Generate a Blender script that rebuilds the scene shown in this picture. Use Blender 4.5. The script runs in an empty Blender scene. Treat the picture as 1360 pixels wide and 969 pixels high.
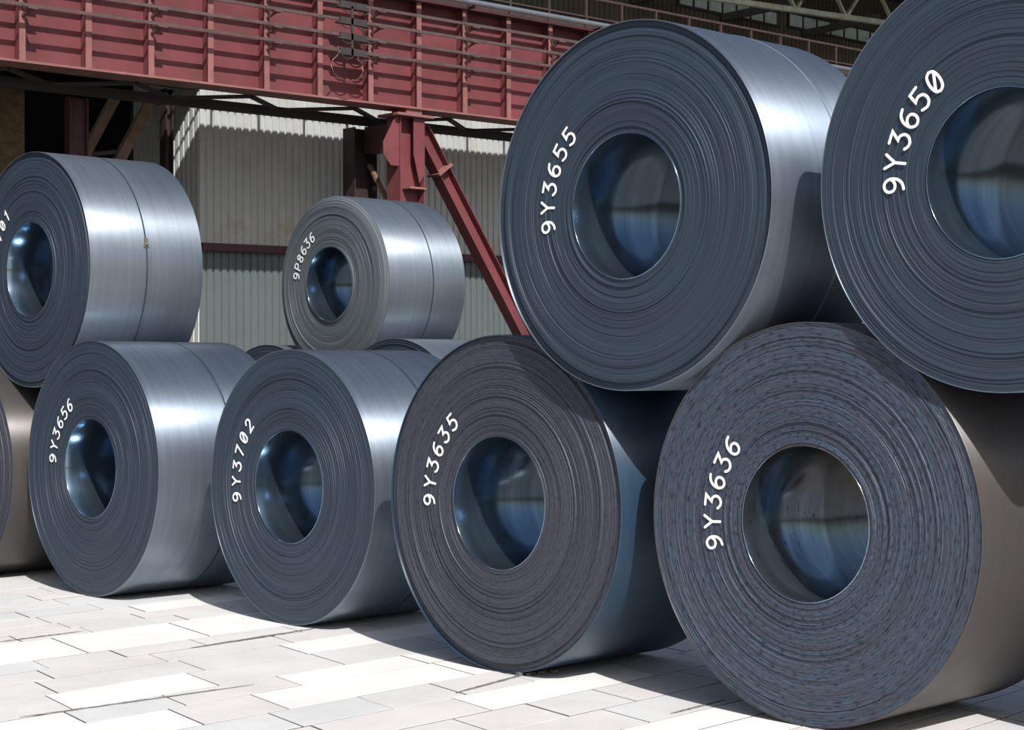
import bpy, math, random
from mathutils import Matrix, Vector
import numpy as np
random.seed(7); rng = np.random.default_rng(7)
PI = math.pi
S = bpy.context.scene
C = S.collection

# ------------------------------------------------------------------ camera
CAM_Z = 1.7412
cd = bpy.data.cameras.new('camera'); cam = bpy.data.objects.new('camera', cd); C.objects.link(cam)
cd.sensor_fit = 'HORIZONTAL'; cd.sensor_width = 36.0; cd.lens = 61.292; cd.clip_end = 500
YAW, PITCH, ROLL = 0.8125536, 0.0056382, -0.0025803
fw = Vector((-math.sin(YAW)*math.cos(PITCH), math.cos(YAW)*math.cos(PITCH), math.sin(PITCH)))
rt = fw.cross(Vector((0, 0, 1))).normalized(); up = rt.cross(fw)
rt2 = rt*math.cos(ROLL)+up*math.sin(ROLL); up2 = -rt*math.sin(ROLL)+up*math.cos(ROLL)
M = Matrix((rt2, up2, -fw)).transposed().to_4x4(); M.translation = (0, 0, CAM_Z)
cam.matrix_world = M
S.camera = cam

# ------------------------------------------------------------------ sky, sun, exposure
SUN_DIR = Vector((1.0, -0.46, 1.0)).normalized()          # towards the sun
w = bpy.data.worlds.new('sky'); S.world = w; w.use_nodes = True
nt = w.node_tree; nt.nodes.clear()
sky = nt.nodes.new('ShaderNodeTexSky'); sky.sky_type = 'NISHITA'; sky.sun_disc = False
sky.sun_elevation = math.asin(SUN_DIR.z); sky.sun_rotation = math.atan2(SUN_DIR.x, SUN_DIR.y)
sky.altitude = 100; sky.air_density = 1.0; sky.dust_density = 3.0; sky.ozone_density = 1.0
bg = nt.nodes.new('ShaderNodeBackground'); bg.inputs['Strength'].default_value = 0.10
wo = nt.nodes.new('ShaderNodeOutputWorld')
nt.links.new(sky.outputs[0], bg.inputs[0]); nt.links.new(bg.outputs[0], wo.inputs[0])
sl = bpy.data.lights.new('sun', 'SUN'); sl.energy = 6.0; sl.angle = math.radians(0.6); sl.color = (1.0, 0.965, 0.92)
so = bpy.data.objects.new('sun', sl); C.objects.link(so)
so.rotation_euler = SUN_DIR.to_track_quat('Z', 'Y').to_euler(); so.location = (10, -4, 12)
S.view_settings.view_transform = 'Standard'; S.view_settings.look = 'None'
S.view_settings.gamma = 1.0; S.view_settings.use_curve_mapping = False
S.view_settings.exposure = 0.0

# ------------------------------------------------------------------ materials
class NB:
    """small node-tree helper"""
    def __init__(s, name):
        s.m = bpy.data.materials.new(name); s.m.use_nodes = True
        s.t = s.m.node_tree; s.b = s.t.nodes['Principled BSDF']
    def n(s, kind, **kw):
        x = s.t.nodes.new(kind)
        for k, v in kw.items():
            if k.startswith('_'): x.inputs[k[1:].replace('_', ' ')].default_value = v
            else: setattr(x, k, v)
        return x
    def l(s, a, b): s.t.links.new(a, b)
    def math(s, op, a, b=None):
        x = s.n('ShaderNodeMath', operation=op)
        for i, v in enumerate((a, b)):
            if v is None: continue
            if isinstance(v, (int, float)): x.inputs[i].default_value = v
            else: s.l(v, x.inputs[i])
        return x.outputs[0]
    def ramp(s, fac, stops):
        x = s.n('ShaderNodeValToRGB'); e = x.color_ramp.elements
        while len(e) < len(stops): e.new(0.5)
        for q, (p, c) in zip(e, stops): q.position = p; q.color = (*c, 1) if len(c) == 3 else c
        s.l(fac, x.inputs[0]); return x.outputs[0]
    def mix(s, fac, a, b, mode='MIX'):
        x = s.n('ShaderNodeMix', data_type='RGBA', blend_type=mode)
        for i, v in ((0, fac), (6, a), (7, b)):
            if isinstance(v, (int, float)): x.inputs[i].default_value = v
            elif isinstance(v, tuple): x.inputs[i].default_value = (*v, 1)
            else: s.l(v, x.inputs[i])
        return x.outputs[2]
    def bump(s, h, strength, dist):
        x = s.n('ShaderNodeBump'); x.inputs['Strength'].default_value = strength; x.inputs['Distance'].default_value = dist
        s.l(h, x.inputs['Height']); s.l(x.outputs[0], s.b.inputs['Normal'])
    def noise(s, vec, scale, detail=3, rough=0.55):
        x = s.n('ShaderNodeTexNoise'); x.inputs['Scale'].default_value = scale
        x.inputs['Detail'].default_value = detail; x.inputs['Roughness'].default_value = rough
        if vec is not None: s.l(vec, x.inputs['Vector'])
        return x.outputs[0]
    def obj(s): return s.n('ShaderNodeTexCoord').outputs['Object']
    def polar(s):
        """object coordinates round the coil's axis -> (angle, depth, radius)"""
        sp = s.n('ShaderNodeSeparateXYZ'); s.l(s.obj(), sp.inputs[0])
        x, y, z = sp.outputs
        r = s.math('SQRT', s.math('ADD', s.math('MULTIPLY', x, x), s.math('MULTIPLY', z, z)))
        return x, y, z, r
    def vec(s, a, b, c):
        v = s.n('ShaderNodeCombineXYZ')
        for i, q in enumerate((a, b, c)):
            if isinstance(q, (int, float)): v.inputs[i].default_value = q
            else: s.l(q, v.inputs[i])
        return v.outputs[0]

def paint(name, col, rough=0.5, metal=0.0, var=0.25, scale=3.0, spec=0.5, dirt=None):
    k = NB(name); o = k.obj()
    n1 = k.noise(o, scale, 5, 0.6)
    c0 = tuple(v*(1-var) for v in col); c1 = tuple(min(1, v*(1+var)) for v in col)
    c = k.ramp(n1, [(0.3, c0), (0.7, c1)])
    if dirt:
        n2 = k.noise(o, scale*2.3, 6, 0.65)
        f = k.ramp(n2, [(0.52, (0, 0, 0)), (0.7, (1, 1, 1))])
        c = k.mix(f, c, dirt)
    k.l(c, k.b.inputs['Base Color']); k.b.inputs['Roughness'].default_value = rough
    k.b.inputs['Metallic'].default_value = metal; k.b.inputs['Specular IOR Level'].default_value = spec
    k.bump(n1, 0.15, 0.01)
    return k.m

def face_mat(name, dark, light, rust, rust_amt, fleck):
    """edges of the wound sheet: fine concentric lines, a little rust"""
    k = NB(name); x, y, z, r = k.polar()
    ring = k.noise(k.vec(k.math('MULTIPLY', r, 150.0), k.math('MULTIPLY', x, 1.6), k.math('MULTIPLY', z, 1.6)), 1.0, 4, 0.7)
    broad = k.noise(k.vec(k.math('MULTIPLY', r, 14.0), k.math('MULTIPLY', x, 0.8), k.math('MULTIPLY', z, 0.8)), 1.0, 3, 0.6)
    c = k.ramp(ring, [(0.30, dark), (0.70, light)])
    c = k.mix(0.55, c, k.ramp(broad, [(0.3, tuple(v*0.75 for v in light)), (0.7, tuple(v*1.2 for v in light))]), 'MIX')
    if fleck:
        at = k.math('ARCTAN2', z, x)
        fl = k.noise(k.vec(k.math('MULTIPLY', r, 130.0), k.math('MULTIPLY', at, 16.0), 0.0), 1.0, 2, 0.5)
        c = k.mix(k.ramp(fl, [(0.545, (0, 0, 0)), (0.64, (fleck,)*3)]), c, tuple(v*0.3 for v in dark))
        c = k.mix(k.ramp(fl, [(0.30, (fleck,)*3), (0.40, (0, 0, 0))]), c, tuple(v*1.35 for v in light))
    rn = k.noise(k.vec(k.math('MULTIPLY', r, 40.0), k.math('MULTIPLY', x, 4.0), k.math('MULTIPLY', z, 4.0)), 1.0, 4, 0.7)
    c = k.mix(k.ramp(rn, [(0.48, (0, 0, 0)), (0.72, (rust_amt,)*3)]), c, rust)
    k.l(c, k.b.inputs['Base Color']); k.b.inputs['IOR'].default_value = 1.5
    k.b.inputs['Roughness'].default_value = 0.58
    k.bump(ring, 0.25, 0.002)
    return k.m

def body_mat(name, dark, light, rough, brown=0.0, metal=0.6):
    """rolled sheet surface: faint streaks along the rolling direction"""
    k = NB(name); x, y, z, r = k.polar()
    st = k.noise(k.vec(k.math('MULTIPLY', x, 0.5), k.math('MULTIPLY', y, 22.0), k.math('MULTIPLY', z, 0.5)), 1.0, 5, 0.6)
    bl = k.noise(k.obj(), 2.2, 4, 0.6)
    c = k.ramp(st, [(0.3, dark), (0.7, light)])
    c = k.mix(0.35, c, k.ramp(bl, [(0.3, dark), (0.7, light)]))
    if brown:
        c = k.mix(k.ramp(bl, [(0.35, (brown*0.5,)*3), (0.65, (brown,)*3)]), c, (0.045, 0.030, 0.020))
    k.l(c, k.b.inputs['Base Color']); k.b.inputs['IOR'].default_value = 1.9; k.b.inputs['Metallic'].default_value = metal
    k.b.inputs['Anisotropic'].default_value = 0.9; k.l(k.vec(0.0, 1.0, 0.0), k.b.inputs['Tangent'])   # brushed along the rolling direction
    rr = k.n('ShaderNodeMapRange'); k.l(bl, rr.inputs[0])
    rr.inputs[3].default_value = rough-0.05; rr.inputs[4].default_value = rough+0.07
    k.l(rr.outputs[0], k.b.inputs['Roughness'])
    k.bump(st, 0.05, 0.004)
    return k.m

def bore_mat(name, dark, light, rough, marks=0.0):
    k = NB(name); x, y, z, r = k.polar()
    st = k.noise(k.vec(k.math('MULTIPLY', x, 1.0), k.math('MULTIPLY', y, 14.0), k.math('MULTIPLY', z, 1.0)), 1.0, 4, 0.6)
    c = k.ramp(st, [(0.3, dark), (0.7, light)])
    if marks:
        at = k.math('ARCTAN2', z, x)
        mk = k.noise(k.vec(k.math('MULTIPLY', at, 3.0), k.math('MULTIPLY', y, 26.0), 3.3), 1.0, 5, 0.75)
        c = k.mix(k.ramp(mk, [(0.60, (0, 0, 0)), (0.66, (marks,)*3)]), c, (0.012, 0.010, 0.009))
        brn = k.noise(k.obj(), 3.0, 4, 0.6)
        brn = k.math('ADD', brn, k.math('MULTIPLY', z, 0.9))        # browner towards the upper side
        c = k.mix(k.ramp(brn, [(0.52, (0, 0, 0)), (0.85, (0.8,)*3)]), c, (0.20, 0.13, 0.085))
    k.l(c, k.b.inputs['Base Color']); k.b.inputs['Metallic'].default_value = 0.94
    k.b.inputs['Roughness'].default_value = rough
    k.bump(st, 0.06, 0.004)
    return k.m

M_FACE = {
 'blue': face_mat('coil_edge_blue', (0.009, 0.017, 0.030), (0.029, 0.047, 0.073), (0.035, 0.032, 0.034), 0.2, 0.0),
 'grey': face_mat('coil_edge_grey', (0.035, 0.045, 0.056), (0.10, 0.12, 0.138), (0.14, 0.12, 0.11), 0.2, 0.0),
 'violet': face_mat('coil_edge_violet', (0.017, 0.021, 0.034), (0.045, 0.052, 0.074), (0.050, 0.040, 0.052), 0.4, 0.5),
 'fleck': face_mat('coil_edge_flecked', (0.019, 0.029, 0.049), (0.050, 0.069, 0.104), (0.058, 0.040, 0.050), 0.6, 0.9),
}
M_BODY = {
 'deep': body_mat('rolled_sheet_deep_blue', (0.012, 0.036, 0.070), (0.020, 0.052, 0.095), 0.42, 0.0, 0.15),
 'blue': body_mat('rolled_sheet_blue', (0.17, 0.21, 0.265), (0.265, 0.32, 0.385), 0.45, 0.0, 0.82),
 'grey': body_mat('rolled_sheet_grey', (0.19, 0.225, 0.27), (0.28, 0.325, 0.38), 0.48, 0.0, 0.75),
 'brown': body_mat('rolled_sheet_browned', (0.05, 0.05, 0.055), (0.08, 0.08, 0.085), 0.46, 0.6, 0.25),
}
M_BORE = {
 'dark': bore_mat('bore_sheet', (0.15, 0.22, 0.30), (0.25, 0.34, 0.43), 0.16),
 'marked': bore_mat('bore_sheet_scuffed', (0.19, 0.25, 0.32), (0.32, 0.39, 0.46), 0.15, 0.9),
}
M_NUM = paint('white_marking_paint', (0.82, 0.83, 0.84), 0.7, 0, 0.05)
M_STRAP = paint('strap_steel', (0.10, 0.12, 0.15), 0.4, 0.8, 0.2)
M_STRAP_L = paint('strap_steel_lit', (0.5, 0.55, 0.6), 0.35, 0.8, 0.1)  # lighter copy of the strap steel: its sunlit edge put into the colour
M_SEAL = paint('strap_seal_tarnish', (0.20, 0.16, 0.12), 0.5, 0.6, 0.3, 40)
M_RED = paint('red_oxide_paint', (0.145, 0.040, 0.046), 0.5, 0, 0.18, 1.4, 0.4, (0.11, 0.042, 0.042))
M_REDFL = paint('red_oxide_paint_pale', (0.22, 0.095, 0.088), 0.6, 0, 0.2, 2.0, 0.4, (0.16, 0.08, 0.07))  # paler red for flanges and small plates
M_REDDK = paint('red_oxide_paint_shaded', (0.055, 0.016, 0.02), 0.6, 0, 0.25, 2.0)  # darker copy of the red paint, shade put into the colour
M_BAR = paint('conductor_bar_brown', (0.17, 0.115, 0.105), 0.35, 0.6, 0.2, 5)
M_PIPE = paint('galvanised_pipe', (0.55, 0.58, 0.62), 0.3, 0.9, 0.1, 3)
M_DKSTEEL = paint('dark_steel', (0.030, 0.024, 0.024), 0.7, 0, 0.3, 3)  # near-black tone for lattice, frames and collector
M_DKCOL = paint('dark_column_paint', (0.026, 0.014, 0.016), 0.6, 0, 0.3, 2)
M_OLIVE = paint('rusty_olive_steel', (0.075, 0.055, 0.026), 0.85, 0, 0.35, 9, 0.3, (0.05, 0.035, 0.02))
M_TIMBER = paint('weathered_brown_strut', (0.15, 0.10, 0.07), 0.75, 0, 0.3, 6)
M_GIRT = paint('purple_girt_paint', (0.055, 0.022, 0.035), 0.6, 0, 0.2, 2)
M_CLAD = paint('light_cladding_paint', (0.43, 0.45, 0.45), 0.6, 0, 0.12, 0.9, 0.3, (0.38, 0.36, 0.32))
M_CLAD2 = paint('blue_grey_cladding_shaded', (0.095, 0.115, 0.118), 0.6, 0, 0.10, 0.8, 0.3)  # low tone stands for shade over the lower wall
M_CLADUP = paint('eave_shade_cladding', (0.10, 0.09, 0.07), 0.8, 0, 0.25, 1.2, 0.2)  # shade under the eaves is put into this dark tone
M_CLADRE = paint('recess_cladding_paint', (0.42, 0.50, 0.55), 0.6, 0, 0.15, 1.0, 0.3)
M_PANE = paint('dusty_window_glass', (0.42, 0.50, 0.46), 0.35, 0, 0.2, 5)
M_GREENBEAM = paint('pale_green_beam_paint', (0.36, 0.38, 0.30), 0.7, 0, 0.3, 4)
M_RUST = paint('rusty_rail', (0.045, 0.026, 0.022), 0.7, 0, 0.3, 8)
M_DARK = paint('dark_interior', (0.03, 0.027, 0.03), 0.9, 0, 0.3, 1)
M_JOINT = paint('joint_dirt', (0.16, 0.155, 0.15), 0.95, 0, 0.3, 12)
M_YARD = paint('yard_paving', (0.10, 0.097, 0.094), 0.85, 0, 0.1, 2)
def slab_mat(name, col, spots=0.35):
    k = NB(name)
    g = k.n('ShaderNodeNewGeometry'); o = g.outputs['Position']
    n1 = k.noise(o, 1.7, 5, 0.65); n2 = k.noise(o, 30.0, 4, 0.6); n3 = k.noise(o, 5.0, 6, 0.7)
    c = k.ramp(n1, [(0.3, tuple(v*0.90 for v in col)), (0.7, tuple(min(1, v*1.07) for v in col))])
    c = k.mix(k.ramp(n2, [(0.55, (0, 0, 0)), (0.8, (spots,)*3)]), c, tuple(v*0.75 for v in col))
    c = k.mix(k.ramp(n3, [(0.62, (0, 0, 0)), (0.78, (0.35,)*3)]), c, (0.40, 0.38, 0.36))
    k.l(c, k.b.inputs['Base Color']); k.b.inputs['Roughness'].default_value = 0.75
    k.b.inputs['Specular IOR Level'].default_value = 0.3
    k.bump(n2, 0.2, 0.004)
    return k.m
M_SLAB = [slab_mat('slab_warm_grey', (0.56, 0.555, 0.55)), slab_mat('slab_cool_grey', (0.545, 0.553, 0.56)),
          slab_mat('slab_pink_grey', (0.57, 0.555, 0.55)), slab_mat('slab_white', (0.68, 0.68, 0.67), 0.15)]

# ------------------------------------------------------------------ mesh + scene helpers
class MB:
    """collects boxes, bars, tubes and prisms and links them as ONE mesh object"""
    def __init__(s): s.v = []; s.f = []; s.sm = []
    def add(s, vs, fs, smooth=False):
        o = len(s.v); s.v += [tuple(q) for q in vs]
        s.f += [tuple(i+o for i in f) for f in fs]; s.sm += [smooth]*len(fs); return s
    def box(s, x0, x1, y0, y1, z0, z1, tilt=0.0):
        t0, t1 = TL(y0)*tilt, TL(y1)*tilt
        return s.add([(x0, y0, z0+t0), (x1, y0, z0+t0), (x1, y1, z0+t1), (x0, y1, z0+t1),
                      (x0, y0, z1+t0), (x1, y0, z1+t0), (x1, y1, z1+t1), (x0, y1, z1+t1)],
                     [(3, 2, 1, 0), (4, 5, 6, 7), (0, 1, 5, 4), (1, 2, 6, 5), (2, 3, 7, 6), (3, 0, 4, 7)])
    def bar(s, a, b, w, h, upv=(0, 0, 1)):
        a, b = Vector(a), Vector(b); d = (b-a).normalized(); sx = d.cross(Vector(upv)).normalized(); u = sx.cross(d)
        vs = [p+sx*(i*w/2)+u*(j*h/2) for p in (a, b) for i, j in ((-1, -1), (1, -1), (1, 1), (-1, 1))]
        return s.add(vs, [(0, 1, 2, 3), (7, 6, 5, 4), (1, 0, 4, 5), (2, 1, 5, 6), (3, 2, 6, 7), (0, 3, 7, 4)])
    def tube(s, pts, r, n=10):
        pts = [Vector(p) for p in pts]; vs = []; fs = []
        for i, p in enumerate(pts):
            d = (pts[min(i+1, len(pts)-1)]-pts[max(i-1, 0)]).normalized()
            a = d.cross(Vector((0, 0, 1)) if abs(d.z) < 0.9 else Vector((1, 0, 0))).normalized(); b = a.cross(d)
            vs += [p+a*(r*math.cos(2*PI*k/n))+b*(r*math.sin(2*PI*k/n)) for k in range(n)]
        for i in range(len(pts)-1):
            fs += [(i*n+k, i*n+(k+1) % n, (i+1)*n+(k+1) % n, (i+1)*n+k) for k in range(n)]
        s.add(vs, fs, True)
        return s.add([vs[k] for k in range(n)][::-1]+[vs[-n+k] for k in range(n)], [tuple(range(n)), tuple(range(n, 2*n))])
    def prism(s, poly, axis, a, b):
        """poly in the two other axes, extruded along axis from a to b"""
        def P(q, t): return {'x': (t, q[0], q[1]), 'y': (q[0], t, q[1]), 'z': (q[0], q[1], t)}[axis]
        n = len(poly); vs = [P(q, a) for q in poly]+[P(q, b) for q in poly]
        return s.add(vs, [tuple(range(n))[::-1], tuple(range(n, 2*n))]+[(i, (i+1) % n, n+(i+1) % n, n+i) for i in range(n)])
    def build(s, name, m, parent=None, loc=(0, 0, 0)):
        me = bpy.data.meshes.new(name); me.from_pydata(s.v, [], s.f)
        me.polygons.foreach_set('use_smooth', s.sm); me.materials.append(m)
        if getattr(s, 'side', False):      # dirt packed in the joints sticks to the slabs' sides
            me.materials.append(M_JOINT); me.polygons.foreach_set('material_index', [0 if i % 9 == 0 or i % 9 > 4 else 1 for i in range(len(s.f))])
        me.update()
        return link(name, me, parent, loc)
def TL(y): return 0.0125*(y-15.0)        # the runway climbs very slightly along its length
def link(name, me, parent=None, loc=(0, 0, 0)):
    o = bpy.data.objects.new(name, me); C.objects.link(o); o.location = loc
    if parent: o.parent = parent
    return o
def empty(name, loc=(0, 0, 0)):
    o = bpy.data.objects.new(name, None); C.objects.link(o); o.location = loc; o.empty_display_size = 0.2; return o
def tag(o, label=None, cat=None, group=None, kind=None):
    for k, v in (('label', label), ('category', cat), ('group', group), ('kind', kind)):
        if v: o[k] = v
    return o
def np_mesh(name, verts, quads, m, smooth=True):
    me = bpy.data.meshes.new(name); n = len(quads)
    me.vertices.add(len(verts)); me.vertices.foreach_set('co', np.asarray(verts, 'f').ravel())
    me.loops.add(n*4); me.loops.foreach_set('vertex_index', np.asarray(quads, 'i').ravel())
    me.polygons.add(n); me.polygons.foreach_set('loop_start', np.arange(0, n*4, 4, dtype='i'))
    me.update(calc_edges=True); me.validate()
    me.polygons.foreach_set('use_smooth', np.full(n, smooth)); me.materials.append(m); me.update()
    return me

# ------------------------------------------------------------------ floor: slabs in rows
floor = MB().box(-60, 30, -30, 45, -0.30, -0.009).build('floor', M_JOINT); tag(floor, kind='structure')
def project(x, y, z):
    d = Vector((x, y, z-CAM_Z)); q = d.dot(fw)
    if q < 0.3: return None
    return 680+2315.5*d.dot(rt2)/q, 484.5-2315.5*d.dot(up2)/q
RA = math.radians(94.0); JA = math.radians(-11.0)
rd = Vector((math.cos(RA), math.sin(RA))); jd = Vector((math.cos(JA), math.sin(JA)))
org = Vector((-14.4, 4.0)); slabs = []; u = 0.0; row = 0
UB = [0, .36, .72, 1.14, 1.5, 1.92, 2.3, 2.72, 3.1, 3.48, 3.79, 4.09, 4.85, 5.18, 5.52, 5.95, 6.44, 6.80, 7.30]
while u < 14.2:
    wd = UB[row+1]-UB[row] if row+1 < len(UB) else random.choice((0.30, 0.34, 0.42, 0.50, 0.36))
    row_white = .8 if row in (11, 16, 17) else (.45 if row in (22, 23, 28) else .04)
    t = -4.0+random.random()*0.6
    while t < 5.1+u*0.19:
        white = random.random() < row_white
        ln = random.choice((0.62, 0.8, 1.0, 0.55)) if not white else random.choice((1.0, 1.4))
        if wd > 0.45 and random.random() < 0.35: ln = 0.95
        a = org+jd*u+rd*t; b = org+jd*(u+wd)+rd*t; c_ = b+rd*ln; d_ = a+rd*ln; mid = (a+c_)/2
        p = [project(q.x, q.y, 0) for q in (a, b, c_, d_, mid)]
        slabs.append((p, a, b, c_, d_, white)); t += ln
    u += wd; row += 1
def vis(p): return any(q and -40 < q[0] < 1400 and 700 < q[1] < 1010 for q in p)
lot = [s for s in slabs if vis(s[0])]
lot.sort(key=lambda s: -s[0][4][1])
rest = MB()
def slab_geo(mb, a, b, c_, d_, big=False):
    ce = (a+b+c_+d_)/4; tx, ty = random.uniform(-.002, .002), random.uniform(-.002, .002); dz = random.uniform(-.003, 0.0)
    g = 0.006; ch = 0.0015; vs = []
    for ins, z in ((0, -0.05), (0, -ch), (ch, 0)):
        eu = (b-a).normalized(); ev = (d_-a).normalized(); hu = (b-a).length/2-g-ins; hv = (d_-a).length/2-g-ins
        for su, sv in ((-1, -1), (1, -1), (1, 1), (-1, 1)):
            v = eu*(su*hu)+ev*(sv*hv)
            vs.append((ce.x+v.x, ce.y+v.y, z+dz+tx*v.x+ty*v.y-0.001))
    fs = [(8, 9, 10, 11)]
    for k in (0, 4): fs += [(k+i, k+(i+1) % 4, k+4+(i+1) % 4, k+4+i) for i in range(4)]
    mb.add(vs, fs); mb.side = True
for i, s in enumerate(lot):
    if i < 290:
        mb = MB(); slab_geo(mb, *s[1:5])
        mb.build('slab', M_SLAB[3] if s[5] else random.choice(M_SLAB[:3]), floor)
    else: slab_geo(rest, *s[1:5])
for s in slabs:
    if s not in lot: slab_geo(rest, *s[1:5])
if rest.v: tag(rest.build('outer_slabs', M_SLAB[0], floor), kind='stuff')
def dirt(pts, wd, name='dirt_streak'):
    mb = MB(); n = 26; vs = []; fs = []
    a, b = Vector(pts[0]), Vector(pts[1]); d = (b-a).normalized(); nn = Vector((-d.y, d.x))
    for i in range(n+1):
        p = a.lerp(b, i/n); e = math.sin(PI*min(1, (i+.4)/n))**.5; w1 = wd*e*random.uniform(.4, 1.0); w2 = wd*e*random.uniform(.4, 1.0)
        vs += [(p.x+nn.x*w1, p.y+nn.y*w1, .0005), (p.x, p.y, .003+random.random()*.004*e), (p.x-nn.x*w2, p.y-nn.y*w2, .0005)]
    for i in range(n):
        for k in (0, 1): fs.append((3*i+k, 3*i+k+1, 3*i+k+4, 3*i+k+3))
    mb.add(vs, fs); tag(mb.build(name, M_DIRT, floor), kind='stuff')
M_DIRT = paint('yard_dirt', (0.13, 0.125, 0.12), 0.95, 0, 0.5, 40)
dirt([(-9.52, 6.18), (-9.66, 7.30)], .028); dirt([(-7.16, 6.35), (-7.33, 7.06)], .022)
dirt([(-10.62, 5.40), (-10.66, 6.05)], .012); dirt([(-8.20, 4.30), (-8.14, 5.70)], .010); dirt([(-5.95, 6.75), (-6.00, 7.25)], .018)
cl = MB()
for k in range(14):
    x, y, r = -7.28+random.gauss(0, .035), 7.12+random.gauss(0, .05), random.uniform(.006, .016)
    cl.box(x-r, x+r, y-r*1.4, y+r*.9, 0, r*1.3)
tag(cl.build('dirt_clods', M_DIRT, floor), kind='stuff')
yd = MB()   # plain paving beyond the slabs, as one apron round them
pass
yd.box(-0.2, 30, -30, 9.0, -0.045, -0.004); yd.box(-14.9, -0.2, -30, -2.5, -0.045, -0.004)
tag(yd.build('light_paving', M_SLAB[0], floor), kind='stuff')
tag(MB().box(-60, -14.9, -30, 45, -0.045, -0.004).box(-14.9, 30, 9.0, 45, -0.045, -0.004).build('dark_paving', M_YARD, floor), kind='stuff')  # dirtier ground, darkened further for shade behind the coils and less bounce

# ------------------------------------------------------------------ corrugated walls
WX = -23.2
def sheet_profile(n, pitch=0.14, dep=0.032):
    pts = []
    for k in range(n):
        b = k*pitch; pts += [(b, 0), (b+pitch*.62, 0), (b+pitch*.72, -dep), (b+pitch*.90, -dep)]
    pts.append((n*pitch, 0)); return pts
SHEETS = {}
def sheet(parent, x, y, z0, z1, m, n=7, axis='y', name='cladding_sheet'):
    key = (n, round(z1-z0, 3), axis, m.name)
    if key not in SHEETS:
        pr = sheet_profile(n); vs = []; fs = []
        for (a, d) in pr:
            for zz in (0, z1-z0):
                vs.append((d, a, zz) if axis == 'y' else (a, -d, zz))
        for (a, d) in pr:
            for zz in (0, z1-z0):
                vs.append((d-0.004, a, zz) if axis == 'y' else (a, -d+0.004, zz))
        k = len(pr)
        for i in range(k-1):
            fs.append((2*i, 2*i+2, 2*i+3, 2*i+1)); o = 2*k; fs.append((o+2*i+1, o+2*i+3, o+2*i+2, o+2*i))
        me = bpy.data.meshes.new(name); me.from_pydata(vs, [], fs); me.materials.append(m); me.update(); SHEETS[key] = me
    return link(name, SHEETS[key], parent, (x, y, z0))
Y0 = 15.24
wall = MB().box(WX-0.25, WX-0.08, Y0+0.2, 46, 0, 10.2).build('wall_left', M_DARK); tag(wall, kind='structure')
y = Y0; k = 0
while y < 45:
    t = TL(y+.5)
    sheet(wall, WX+(0.004 if k % 2 else 0), y, 3.76+t, 7.2+t, M_CLAD)
    sheet(wall, WX+(0.004 if k % 2 else 0), y, 0.0, 3.72+t, M_CLAD2)
    sheet(wall, WX+(0.004 if k % 2 else 0), y, 7.2+t, 10.2+t, M_CLADUP)
    y += 0.98; k += 1
near = MB().box(-25.4, WX-0.08, Y0+0.08, Y0+0.2, 0, 10.2).build('wall_near', M_DARK); tag(near, kind='structure')
for k in range(2): sheet(near, WX-0.98*(k+1)+0.0, Y0, 0.0, 7.2, M_CLAD, axis='x')
girt = MB().box(WX, WX+0.09, Y0, 45, 3.70, 3.82, 1).build('trim_1', M_GIRT); tag(girt, kind='structure')
# the open bay left of the wall
lint = MB().box(WX-0.3, WX, -4, Y0, 6.25, 10.2).build('wall_lintel', M_CLADUP); tag(lint, kind='structure')
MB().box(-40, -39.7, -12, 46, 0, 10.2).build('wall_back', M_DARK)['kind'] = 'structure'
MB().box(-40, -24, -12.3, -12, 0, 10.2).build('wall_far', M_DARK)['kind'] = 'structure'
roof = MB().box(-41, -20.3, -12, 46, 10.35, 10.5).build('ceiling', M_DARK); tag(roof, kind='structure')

# high windows and eaves
for i, (ya, yb, n) in enumerate(((23.0, 25.6, 5), (26.6, 29.8, 7), (30.2, 34.2, 8), (34.6, 38.6, 8))):
    t = TL((ya+yb)/2)
    wn = MB().box(WX, WX+0.05, ya-.06, yb+.06, 9.00+t, 9.05+t).box(WX, WX+0.05, ya-.06, yb+.06, 9.31+t, 9.36+t).build('window_%d' % (i+1), M_DKSTEEL)
    tag(wn, kind='structure'); st = (yb-ya)/n
    for k in range(n):
        MB().box(WX+0.005, WX+0.025, ya+k*st+.02, ya+(k+1)*st-.02, 9.05+t, 9.31+t).build('pane', M_PANE, wn)
        MB().box(WX, WX+0.045, ya+k*st-.02, ya+k*st+.02, 9.05+t, 9.31+t).build('mullion', M_DKSTEEL, wn)

# ------------------------------------------------------------------ crane runway girder
GX = -21.0
ZB, ZT = 5.89, 7.55
gd = empty('crane_girder', (GX, 15, 5.8)); tag(gd, 'long red riveted plate girder of the crane runway, above the coils', 'girder')
def G(mb, name, m): o = mb.build(name, m, gd, (-GX, -15, -5.8)); return o
YS = [10.95-0.966*4+0.966*k for k in range(28)]
G(MB().box(GX-0.22, GX+0.24, YS[0]-.5, YS[-1]+.5, ZB-0.03, ZB, 1), 'bottom_flange', M_REDFL)
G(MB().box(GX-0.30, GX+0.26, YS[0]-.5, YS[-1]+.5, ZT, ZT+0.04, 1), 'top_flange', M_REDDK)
for i, y in enumerate(YS):
    t = TL(y)
    if i+1 < len(YS):
        G(MB().box(GX-0.012, GX, y+.007, YS[i+1]-.007, ZB, ZT, 1), 'web_panel', M_RED)
    G(MB().box(GX-0.012, GX+0.20, y-.006, y+.006, ZB+t, ZT+t), 'stiffener', M_RED)
    o = G(MB().box(GX+0.19, GX+0.205, y-.045, y+.045, ZB+t+.002, ZT+t-.002), 'stiffener_flange', M_REDFL)
BX = GX+0.43
BZ = (6.57, 6.80, 7.03, 7.27)
for z in BZ:
    G(MB().box(BX-.016, BX+.016, YS[0]-.5, YS[-1]+.5, z-.022, z+.022, 1), 'conductor_bar', M_BAR)
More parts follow.
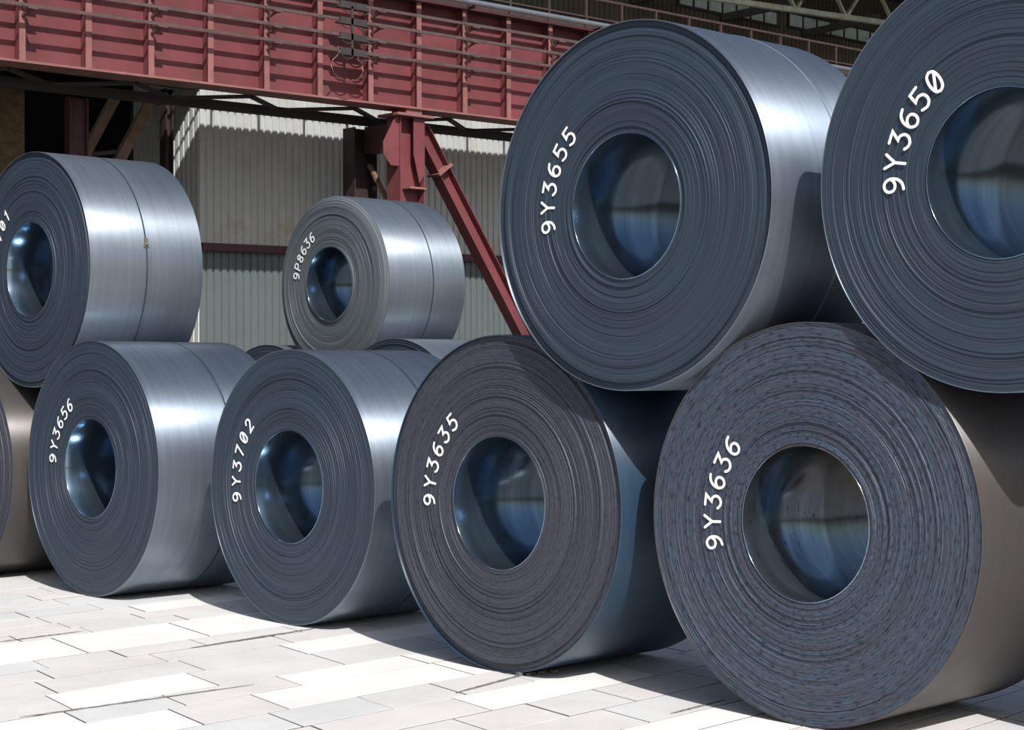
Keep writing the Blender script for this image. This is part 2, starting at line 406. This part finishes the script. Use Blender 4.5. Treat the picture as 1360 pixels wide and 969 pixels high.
for i, y in enumerate(YS):
    if i % 2: continue
    t = TL(y)
    for z in BZ:
        m = MB().bar((GX+.2, y, z+t-.10), (BX, y+.02, z+t-.035), .03, .03).box(BX-.035, BX+.035, y-.05, y+.09, z+t-.045, z+t-.022)
        m.bar((GX+.2, y, z+t+.02), (BX-.01, y+.02, z+t-.03), .03, .03)
        G(m, 'bracket', M_BAR)
m = MB(); PX = GX+0.45
G(MB().tube([(PX, YS[0], 7.63+TL(YS[0])), (PX, YS[-1], 7.63+TL(YS[-1]))], .045, 12), 'service_pipe', M_PIPE)
for y in YS[::3]:
    G(MB().box(GX+.2, PX+.02, y-.02, y+.02, 7.545+TL(y), 7.585+TL(y)), 'pipe_support', M_REDDK)
cc = empty('current_collector', (BX, 16.2, 6.5)); tag(cc, 'black current collector with looped cables clipped to the bars along the red girder', 'collector')
LC = (-BX, -16.2, -6.5)
for z in BZ:
    t = TL(16.2)
    MB().box(BX-.03, BX+.05, 15.9, 16.5, z+t-.07, z+t-.045).box(BX+.018, BX+.05, 15.95, 16.45, z+t-.045, z+t+.03).build('shoe', M_DKSTEEL, cc, LC)
    for k in (0, 1):
        y0 = 15.95+.3*k
        MB().tube([(BX+.035, y0+.28*j/8, z+t-.06-.07*math.sin(PI*j/8)) for j in range(9)], .009, 6).build('cable', M_DKSTEEL, cc, LC)
MB().tube([(BX+.035, 16.35, 6.55+TL(16))]+[(BX+.04, 16.08+.30*math.cos(a), 6.32+.20*math.sin(a)) for a in (0.9, .5, 0, -.5, -1, -1.57, -2.1, -2.6, -3.1, -3.6, -4.0)]+[(BX+.035, 15.95, 6.55+TL(16))], .008, 6).build('cable', M_BAR, cc, LC)
MB().box(BX+.03, BX+.05, 16.15, 16.19, 6.52, 7.25).build('hanger', M_DKSTEEL, cc, LC)
# toe plate on the girder and its railing
G(MB().box(GX-.06, GX-.03, YS[0]-.5, YS[-1]+.5, 7.59, 7.84, 1), 'toe_plate', M_DKSTEEL)
G(MB().box(-21.9, -21.8, YS[0]-.5, YS[-1]+.5, 5.70, 5.84, 1), 'lateral_chord', M_DKSTEEL)
for i in range(0, len(YS)-2, 2):
    a, b = YS[i], YS[i+1]
    G(MB().bar((GX-.2, a, 5.84+TL(a)), (-21.85, b, 5.80+TL(b)), .07, .05).bar((-21.85, b, 5.80+TL(b)), (GX-.2, YS[i+2], 5.84+TL(YS[i+2])), .07, .05), 'lateral_brace', M_DKSTEEL)
rl = empty('walkway_railing', (GX, 25, 7.59)); tag(rl, 'thin rusty handrail with evenly spaced posts above the red girder', 'railing')
RZ = 8.17; LR = (-GX, -25, -7.59)
for k in range(26):
    y = 10.83+0.904*k
    MB().box(GX-.018, GX+.018, y-.018, y+.018, 7.592+TL(y), RZ+TL(y)).build('post', M_RUST, rl, LR)
MB().box(GX-.02, GX+.02, 10.6, 33.9, RZ, RZ+.035, 1).build('handrail', M_RUST, rl, LR)
MB().box(GX-.015, GX+.015, 10.6, 33.9, 7.84, 7.865, 1).build('mid_rail', M_RUST, rl, LR)

# ------------------------------------------------------------------ columns and braces under the girder
rc = empty('runway_column', (GX, 17.6, 0)); tag(rc, 'red steel runway column under the girder, between two coils', 'column')
def R(mb, name, m): return mb.build(name, m, rc, (-GX, -17.6, 0))
zt = ZB-0.03+TL(17.6)
R(MB().box(GX-.17, GX+.16, 17.36, 17.38, 0, zt-.12).box(GX-.17, GX+.16, 17.84, 17.86, 0, zt-.12), 'flange', M_RED)
R(MB().box(GX-.01, GX+.01, 17.38, 17.84, 0, zt-.12), 'web', M_RED)
R(MB().box(GX-.25, GX+.25, 17.24, 17.98, zt-.12, zt-.08), 'cap_plate', M_REDFL)
R(MB().box(GX-.15, GX+.20, 17.45, 17.77, zt-.08, zt), 'bearing_block', M_REDFL)
R(MB().prism([(17.05, zt-.55), (17.05, zt-.75), (17.20, zt-.9), (17.38, zt-.9), (17.38, zt-.12), (17.30, zt-.12)], 'x', GX+.11, GX+.13), 'gusset_plate', M_RED)
R(MB().prism([(17.62, zt-.12), (17.84, zt-.12), (17.84, zt-1.0), (17.74, zt-1.15), (17.62, zt-.7)], 'x', GX+.16, GX+.175), 'stiffening_plate', M_RED)
R(MB().box(GX-.02, GX+.2, 17.52, 17.86, zt-1.24, zt-1.21), 'ledge_plate', M_REDFL)
R(MB().box(GX-.2, GX+.2, 17.3, 17.9, 0, .04), 'base_plate', M_RED)
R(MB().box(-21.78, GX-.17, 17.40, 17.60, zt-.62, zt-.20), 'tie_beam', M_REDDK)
R(MB().bar((-21.78, 17.5, 5.1), (GX-.17, 17.5, 4.28), .07, .05), 'tie_strut', M_TIMBER)
br = empty('diagonal_brace', (GX, 21.9, 0)); tag(br, 'red diagonal brace sloping down from the runway column behind coils', 'brace')
A0, B0 = Vector((GX, 17.88, 5.62)), Vector((GX, 21.85, 0.05)); dd = (B0-A0).normalized(); nn = Vector((0, -dd.z, dd.y))
def BR(mb, name, m): return mb.build(name, m, br, (-GX, -21.9, 0))
for s in (-1, 1):
    BR(MB().bar(A0+nn*(s*.125)+Vector((.0, 0, 0)), B0+nn*(s*.125), .22, .014, nn), 'flange', M_RED)
BR(MB().bar(A0, B0, .014, .24, nn), 'web', M_RED)
q = A0+dd*.75
BR(MB().bar(q-dd*.02, q+dd*.02, .30, .34, nn), 'collar_plate', M_REDFL)
q = B0
BR(MB().box(GX-.2, GX+.2, 21.55, 22.1, 0, .05), 'foot_plate', M_RED)

def column(name, x0, x1, y0, y1, z1, m, label, cat='column'):
    e = empty(name, ((x0+x1)/2, (y0+y1)/2, 0)); tag(e, label, cat); L = (-(x0+x1)/2, -(y0+y1)/2, 0)
    MB().box(x0, x1, y0, y0+.025, 0.03, z1).build('flange', m, e, L)
    MB().box(x0, x1, y1-.025, y1, 0.03, z1).build('flange', m, e, L)
    MB().box((x0+x1)/2-.012, (x0+x1)/2+.012, y0+.025, y1-.025, 0.03, z1).build('web', m, e, L)
    MB().box(x0-.05, x1+.05, y0-.05, y1+.05, 0, .03).build('base_plate', m, e, L)
    return e
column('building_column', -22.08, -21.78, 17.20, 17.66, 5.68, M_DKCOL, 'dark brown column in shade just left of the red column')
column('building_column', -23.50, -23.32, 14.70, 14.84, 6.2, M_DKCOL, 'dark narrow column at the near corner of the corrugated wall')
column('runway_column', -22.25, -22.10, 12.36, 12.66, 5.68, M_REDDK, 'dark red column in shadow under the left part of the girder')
oc = empty('riveted_column', (-22.4, 11.3, 0)); tag(oc, 'olive rusty column at the left edge of the picture', 'column')
MB().box(-22.6, -22.2, 10.75, 11.72, 0.05, 5.8).build('shaft', M_OLIVE, oc, (22.4, -11.3, 0))
MB().box(-22.7, -22.1, 10.65, 11.82, 0, 0.05).build('base_plate', M_OLIVE, oc, (22.4, -11.3, 0))
def strut(a, b, wd, label, m=M_TIMBER):
    e = empty('slanting_strut', a); tag(e, label, 'strut')
    L = (-a[0], -a[1], -a[2])
    MB().bar(a, b, wd, wd*.7, (1, 0, 0)).build('shaft', m, e, L)
    v = (Vector(b)-Vector(a)).normalized()
    MB().bar(Vector(b)-v*.03, Vector(b)+v*.0, wd*1.7, wd*1.3, (1, 0, 0)).build('end_plate', M_DKSTEEL, e, L)
    return e
strut((-22.9, 10.22, 0.05), (-22.9, 13.60, 5.95), .14, 'brown slanting strut nearer the dark red column')
st2 = strut((-22.9, 10.75, 0.05), (-22.9, 14.20, 5.95), .16, 'brown slanting strut nearer the wall corner')
MB().bar((-22.9, 13.12, 5.0), (-22.9, 13.60, 5.08), .07, .06).build('cross_tie', M_DKSTEEL, st2, (22.9, -10.75, -0.05))

# roof trusses at the upper right
eb = empty('eave_beam', (-22.4, 30, 9.2)); tag(eb, 'pale green eave beam with truss members under the roof, upper right', 'beam')
def E(mb, n, m): return mb.build(n, m, eb, (22.4, -30, -9.2))
E(MB().bar((-22.0, 25.0, 9.02), (-22.0, 38, 9.72), .12, .10), 'bottom_chord', M_GREENBEAM)
E(MB().bar((-22.0, 24.0, 9.72), (-22.0, 38, 10.30), .12, .10), 'top_chord', M_DKSTEEL)
for k in range(7):
    y = 25.4+k*1.75; z = 9.02+(y-25)*.054
    E(MB().bar((-22.0, y, z), (-22.0, y+.55, z+.62), .07, .06), 'web_member', M_GREENBEAM)
    E(MB().bar((-22.0, y, z), (-22.0, y-.55, z+.62), .07, .06), 'web_member', M_GREENBEAM)
for k in range(5):
    y = 25.2+2.75*k
    E(MB().bar((WX, y, 8.95+TL(y)), (-22.0, y+1.2, 9.3+TL(y)), .16, .14), 'eave_strut', M_DKSTEEL)

# ------------------------------------------------------------------ coils
GLY = {
 '9': [[(.10, .02), (.36, .10), (.54, .34), (.58, .66), (.48, .90), (.30, 1.0), (.10, .92), (.02, .72), (.08, .52), (.26, .44), (.44, .50), (.57, .66)]],
 'Y': [[(0, 1), (.30, .52), (.60, 1)], [(.30, .52), (.30, 0)]],
 '3': [[(.04, 1), (.56, 1), (.27, .60), (.46, .56), (.59, .36), (.54, .14), (.34, 0), (.14, .03), (.0, .16)]],
 '6': [[(.50, .98), (.24, .90), (.06, .66), (.02, .34), (.12, .10), (.30, 0), (.50, .08), (.58, .28), (.52, .48), (.34, .56), (.16, .50), (.03, .34)]],
 '5': [[(.54, 1), (.10, 1), (.06, .58), (.30, .64), (.52, .52), (.58, .30), (.50, .10), (.28, 0), (.02, .10)]],
 '0': [[(.30, 1), (.10, .88), (.02, .5), (.10, .12), (.30, 0), (.50, .12), (.58, .5), (.50, .88), (.30, 1)], [(.10, .14), (.50, .86)]],
 '7': [[(.02, 1), (.58, 1), (.22, 0)]],
 '2': [[(.04, .78), (.14, .96), (.32, 1.0), (.50, .92), (.56, .72), (.46, .50), (.02, 0), (.60, 0)]],
 '1': [[(.10, .80), (.32, 1), (.32, 0)]],
 'P': [[(.06, 0), (.06, 1), (.40, 1), (.57, .86), (.57, .62), (.40, .48), (.06, .48)]],
 '8': [[(.30, .54), (.10, .66), (.08, .86), (.30, 1), (.52, .86), (.50, .66), (.30, .54), (.06, .38), (.04, .14), (.30, 0), (.56, .14), (.54, .38), (.30, .54)]],
}
def smooth_line(p, closed=False):
    """Catmull-Rom through points when the turn is gentle, corners kept when sharp"""
    out = [p[0]]
    for i in range(len(p)-1):
        p0 = p[i-1] if i else p[i]; p1 = p[i]; p2 = p[i+1]; p3 = p[i+2] if i+2 < len(p) else p[i+1]
        def sharp(a, b, c):
            v1 = Vector((b[0]-a[0], b[1]-a[1])); v2 = Vector((c[0]-b[0], c[1]-b[1]))
            return v1.length < 1e-6 or v2.length < 1e-6 or v1.angle(v2) > 1.05
        if sharp(p0, p1, p2): p0 = p1
        if sharp(p1, p2, p3): p3 = p2
        for s in (1/3, 2/3, 1):
            q = [0.5*(2*p1[k]+(p2[k]-p0[k])*s+(2*p0[k]-5*p1[k]+4*p2[k]-p3[k])*s*s+(3*p1[k]-p0[k]-3*p2[k]+p3[k])*s**3) for k in (0, 1)]
            out.append(tuple(q))
    return out
def glyph_mesh(ch, r, ang, h, yf, sw, th=0.0015):
    """stand a character on the arc: its top points outward, it reads clockwise"""
    rad = Vector((math.cos(ang), math.sin(ang))); tan = Vector((math.sin(ang), -math.cos(ang)))
    cen = rad*r; mb = MB()
    def P(q): return cen+tan*((q[0]-.3)*h)+rad*((q[1]-.5)*h)
    for li, line in enumerate(GLY[ch]):
        pts = [P(q) for q in smooth_line(line)]; pts = [pts[0]]+[b for a, b in zip(pts, pts[1:]) if (b-a).length > 1e-6]
        n = len(pts); L = []; Rr = []
        for i, p in enumerate(pts):
            d0 = (p-pts[i-1]).normalized() if i else (pts[1]-p).normalized()
            d1 = (pts[i+1]-p).normalized() if i+1 < n else d0
            n0 = Vector((-d0.y, d0.x)); n1 = Vector((-d1.y, d1.x)); m = (n0+n1)
            m = n0 if m.length < 1e-3 else m.normalized(); c = max(.55, m.dot(n0))
            L.append(p+m*(sw/2/c)); Rr.append(p-m*(sw/2/c))
        def cap(p, d, s):
            nn_ = Vector((-d.y, d.x))
            return [p+(d*math.sin(t*PI/6)+nn_*math.cos(t*PI/6)*s)*(sw/2) for t in range(1, 6)]
        y = [yf-li*.0004-.0004*i/n for i in range(n)]
        vs = []; fs = []
        for q, yy in zip(L, y): vs.append((q.x, yy-th, q.y))
        for q, yy in zip(Rr, y): vs.append((q.x, yy-th, q.y))
        for q, yy in zip(L, y): vs.append((q.x, yf, q.y))
        for q, yy in zip(Rr, y): vs.append((q.x, yf, q.y))
        for i in range(n-1):
            fs += [(i, i+1, n+i+1, n+i), (2*n+i+1, 2*n+i, 3*n+i, 3*n+i+1), (2*n+i, 2*n+i+1, i+1, i), (n+i, n+i+1, 3*n+i+1, 3*n+i)]
        mb.add(vs, fs)
        d0 = (pts[0]-pts[1]).normalized(); d1 = (pts[-1]-pts[-2]).normalized()
        for p, d, i, yy in ((pts[0], d0, 0, y[0]), (pts[-1], d1, n-1, y[-1])):
            nn_ = Vector((-d.y, d.x))
            ring = [p+(d*math.sin(t*PI/6)+nn_*math.cos(t*PI/6))*(sw/2) for t in range(7)]
            k = len(ring)
            mb.add([(q.x, yy-th, q.y) for q in ring]+[(q.x, yf, q.y) for q in ring],
                   [tuple(range(k))]+[(j, j+1, k+j+1, k+j) for j in range(k-1)])
    return mb

SEG = 192
TH = np.linspace(0, 2*PI, SEG, endpoint=False)
def lathe(name, prof, m, smooth=True, seg=SEG):
    """prof: list of (radius or array over angle, depth or array over angle)"""
    th = np.linspace(0, 2*PI, seg, endpoint=False); rows = []
    for r, y in prof:
        r = np.broadcast_to(r, seg); y = np.broadcast_to(y, seg)
        rows.append(np.stack([r*np.cos(th), y, r*np.sin(th)], -1))
    V = np.concatenate(rows); n = len(prof); i = np.arange(seg); j = (i+1) % seg; Q = []
    for k in range(n-1):
        Q.append(np.stack([k*seg+i, k*seg+j, (k+1)*seg+j, (k+1)*seg+i], -1))
    return np_mesh(name, V, np.concatenate(Q), m, smooth)

def coil(x, y, z, R, r, L, face, body, bore, label, number=None, a0=188, a1=137, nr=.585, nh=.125, strap=None,
         rim=0.0, cham=0.0, seal=None, wraps=84, seed=0, lip=0.0, group='steel coils stacked in the yard'):
    g = np.random.default_rng(seed+11)
    e = empty('steel_coil', (x, y, z-R)); tag(e, label, 'steel coil', group)
    c0 = (0, 0, R)
    # wound edge: every wrap its own step, slightly wavering round the coil
    ri = np.linspace(r, R-0.006, wraps+1); ri[1:-1] += g.normal(0, (R-r)/wraps*.28, wraps-1); ri.sort()
    base = np.clip(g.normal(0, .0011, wraps), -.003, .0022)
    drift = np.cumsum(g.normal(0, .0004, wraps)); drift -= np.linspace(drift[0], drift[-1], wraps); base += np.clip(drift, -.003, .002)
    big = g.random(wraps) < .08; base[big] += g.choice([-.005, .002], big.sum())
    prof = []
    for i in range(wraps):
        off = base[i]+.0007*np.sin(TH*g.integers(1, 4)+g.random()*6.3)
        t = (ri[i]-r)/(R-r)
        if rim and ri[i] > R-.055: off = off+rim
        if lip and i < 4: off = off-lip
        yy = -off*-1.0
        def cy(rr): return cham*max(0, (rr-(R-.13))/.13)**2
        wob = .0012*np.sin(TH*2+g.random()*6.3)
        prof.append((ri[i]+wob, yy+cy(ri[i]))); prof.append((ri[i+1]+wob-.0006, yy+cy(ri[i+1])))
    prof[0] = (r, prof[0][1]); prof[-1] = (R-.006, prof[-1][1])
    link('wound_edge', lathe('wound_edge', prof, M_FACE[face], False), e, c0)
    # outer wrap, bore, rear edge
    y0 = cham
    link('outer_wrap', lathe('outer_wrap', [(R-.0065, y0-.002), (R-.004, y0-.0045), (R-.001, y0-.003), (R, y0), (R, L), (R-.006, L+.003), (R-.01, L)], M_BODY[body]), e, c0)
    link('bore', lathe('bore', [(r+.005, -.002-lip), (r+.002, -.006-lip), (r, -.003-lip), (r, L), (r+.008, L+.002)], M_BORE[bore], True, 128), e, c0)
    pr = []
    for q in np.linspace(R-.008, r+.006, 25): pr += [(q, L+g.normal(0, .003)), ]
    link('rear_edge', lathe('rear_edge', pr, M_FACE[face], False, 96), e, c0)
    if number:
        n = len(number)
        for i, ch in enumerate(number):
            glyph_mesh(ch, nr, math.radians(a0+(a1-a0)*i/(n-1)), nh*.80, -.006, .0145).build('painted_character', M_NUM, e, c0)
    if strap is not None:
        sy, sm = strap
        so_ = link('strap', lathe('strap', [(R+.0003, sy-.007), (R+.0022, sy-.007), (R+.0022, sy+.007), (R+.0003, sy+.007)], sm, False), e, c0)
        if seal is not None:
            a = math.radians(seal); s = MB()
            pc = Vector((math.cos(a)*(R+.006), sy, math.sin(a)*(R+.006))); tg = Vector((-math.sin(a), 0, math.cos(a)))
            s.bar(pc-tg*.03, pc+tg*.03, .032, .010, (math.cos(a), 0, math.sin(a)))
            for dy in (-.02, .015): s.bar(pc-tg*.05+Vector((0, dy, 0)), pc-tg*.025+Vector((0, dy, 0)), .01, .016, (math.cos(a), 0, math.sin(a)))
            s.build('strap_seal', M_SEAL, so_)
    return e

def nest(a, b, R, gap=.001):
    """centre of a coil of radius R lying in the valley between coils a and b, each (x, z, R)"""
    (x1, z1, R1), (x2, z2, R2) = a, b; d1, d2 = R+R1+gap, R+R2+gap
    dx, dz = x2-x1, z2-z1; d = math.hypot(dx, dz); t = (d1*d1-d2*d2+d*d)/(2*d); h = math.sqrt(d1*d1-t*t)
    s = 1 if dx > 0 else -1
    return x1+dx*t/d-s*dz*h/d, z1+dz*t/d+s*dx*h/d
RB, RC, RD, RE, RI, RJ, RK, RN = 1.0, .989, .962, 1.009, .935, 1.03, 1.045, 1.0
ax, az = nest((-7.492, RC, RC), (-5.273, RB, RB), .998)
fx, fz = nest((-14.39, RI, RI), (-12.319, RE, RE), .994)
gx, gz = nest((-14.90, RJ, RJ), (-12.82, RK, RK), .883)
hx, hz = nest((-5.273, RB, RB), (-3.03, RN, RN), .985)
coil(-5.273, 6.987, RB, RB, .385, 1.12, 'fleck', 'brown', 'marked', 'dark flecked steel coil on the ground marked 9Y3636, nearest the camera', '9Y3636', 192.5, 140.8, .588, .128, None, 0, 0, None, 96, 1, .006)
coil(-7.492, 6.985, RC, RC, .390, 1.10, 'violet', 'deep', 'dark', 'violet grey steel coil on the ground marked 9Y3635', '9Y3635', 181, 130.8, .615, .122, None, .012, 0, None, 96, 2, .004)
coil(-9.93, 7.251, RD, RD, .393, 1.10, 'blue', 'blue', 'dark', 'blue grey steel coil on the ground marked 9Y3702', '9Y3702', 189, 138, .63, .12, (.60, M_STRAP), 0, 0, None, 70, 3)
coil(-12.319, 7.068, RE, RE, .390, 1.20, 'blue', 'blue', 'dark', 'blue grey steel coil on the ground marked 9Y3656', '9Y3656', 174, 122.5, .588, .125, (.68, M_STRAP), 0, 0, None, 70, 4)
coil(ax, 6.906, az, .998, .392, 1.07, 'blue', 'blue', 'dark', 'large upper steel coil marked 9Y3655, resting on coils 9Y3635 and 9Y3636', '9Y3655', 187.6, 135.2, .588, .125, (.62, M_STRAP_L), .014, 0, None, 72, 5)
coil(hx, 6.945, hz, .985, .382, 1.10, 'blue', 'blue', 'dark', 'upper steel coil marked 9Y3650, cut off by the right edge of the picture', '9Y3650', 181.2, 126.9, .56, .138, None, 0, 0, None, 84, 6)
coil(fx, 7.173, fz, .994, .400, 1.06, 'blue', 'grey', 'dark', 'upper steel coil at the left edge marked 9Y3701, with a strap seal', '9Y3701', 182, 130, .63, .125, (.52, M_STRAP), .012, 0, 12, 60, 7, .006)
coil(gx, 10.651, gz, .883, .365, 1.02, 'grey', 'grey', 'dark', 'smaller upper steel coil marked 9P8636, in the second row', '9P8636', 169.6, 121.4, .56, .12, (.60, M_STRAP), 0, .05, None, 80, 8, .01)
coil(-14.39, 7.0, RI, RI, .39, 1.10, 'violet', 'brown', 'dark', 'dark steel coil on the ground cut off by the left edge of the picture', None, seed=9)
coil(-14.90, 10.6, RJ, RJ, .39, 1.10, 'blue', 'grey', 'dark', 'steel coil in the second row, its dark top edge showing between coils 9Y3656 and 9Y3702', None, seed=10)
coil(-12.82, 10.6, RK, RK, .39, 1.10, 'blue', 'grey', 'dark', 'steel coil in the second row behind coil 9Y3635, under the right side of coil 9P8636', None, seed=11)
coil(-3.03, 7.5, RN, RN, .39, 1.10, 'blue', 'brown', 'dark', 'steel coil on the ground right of coil 9Y3636, mostly out of the picture', None, seed=12)
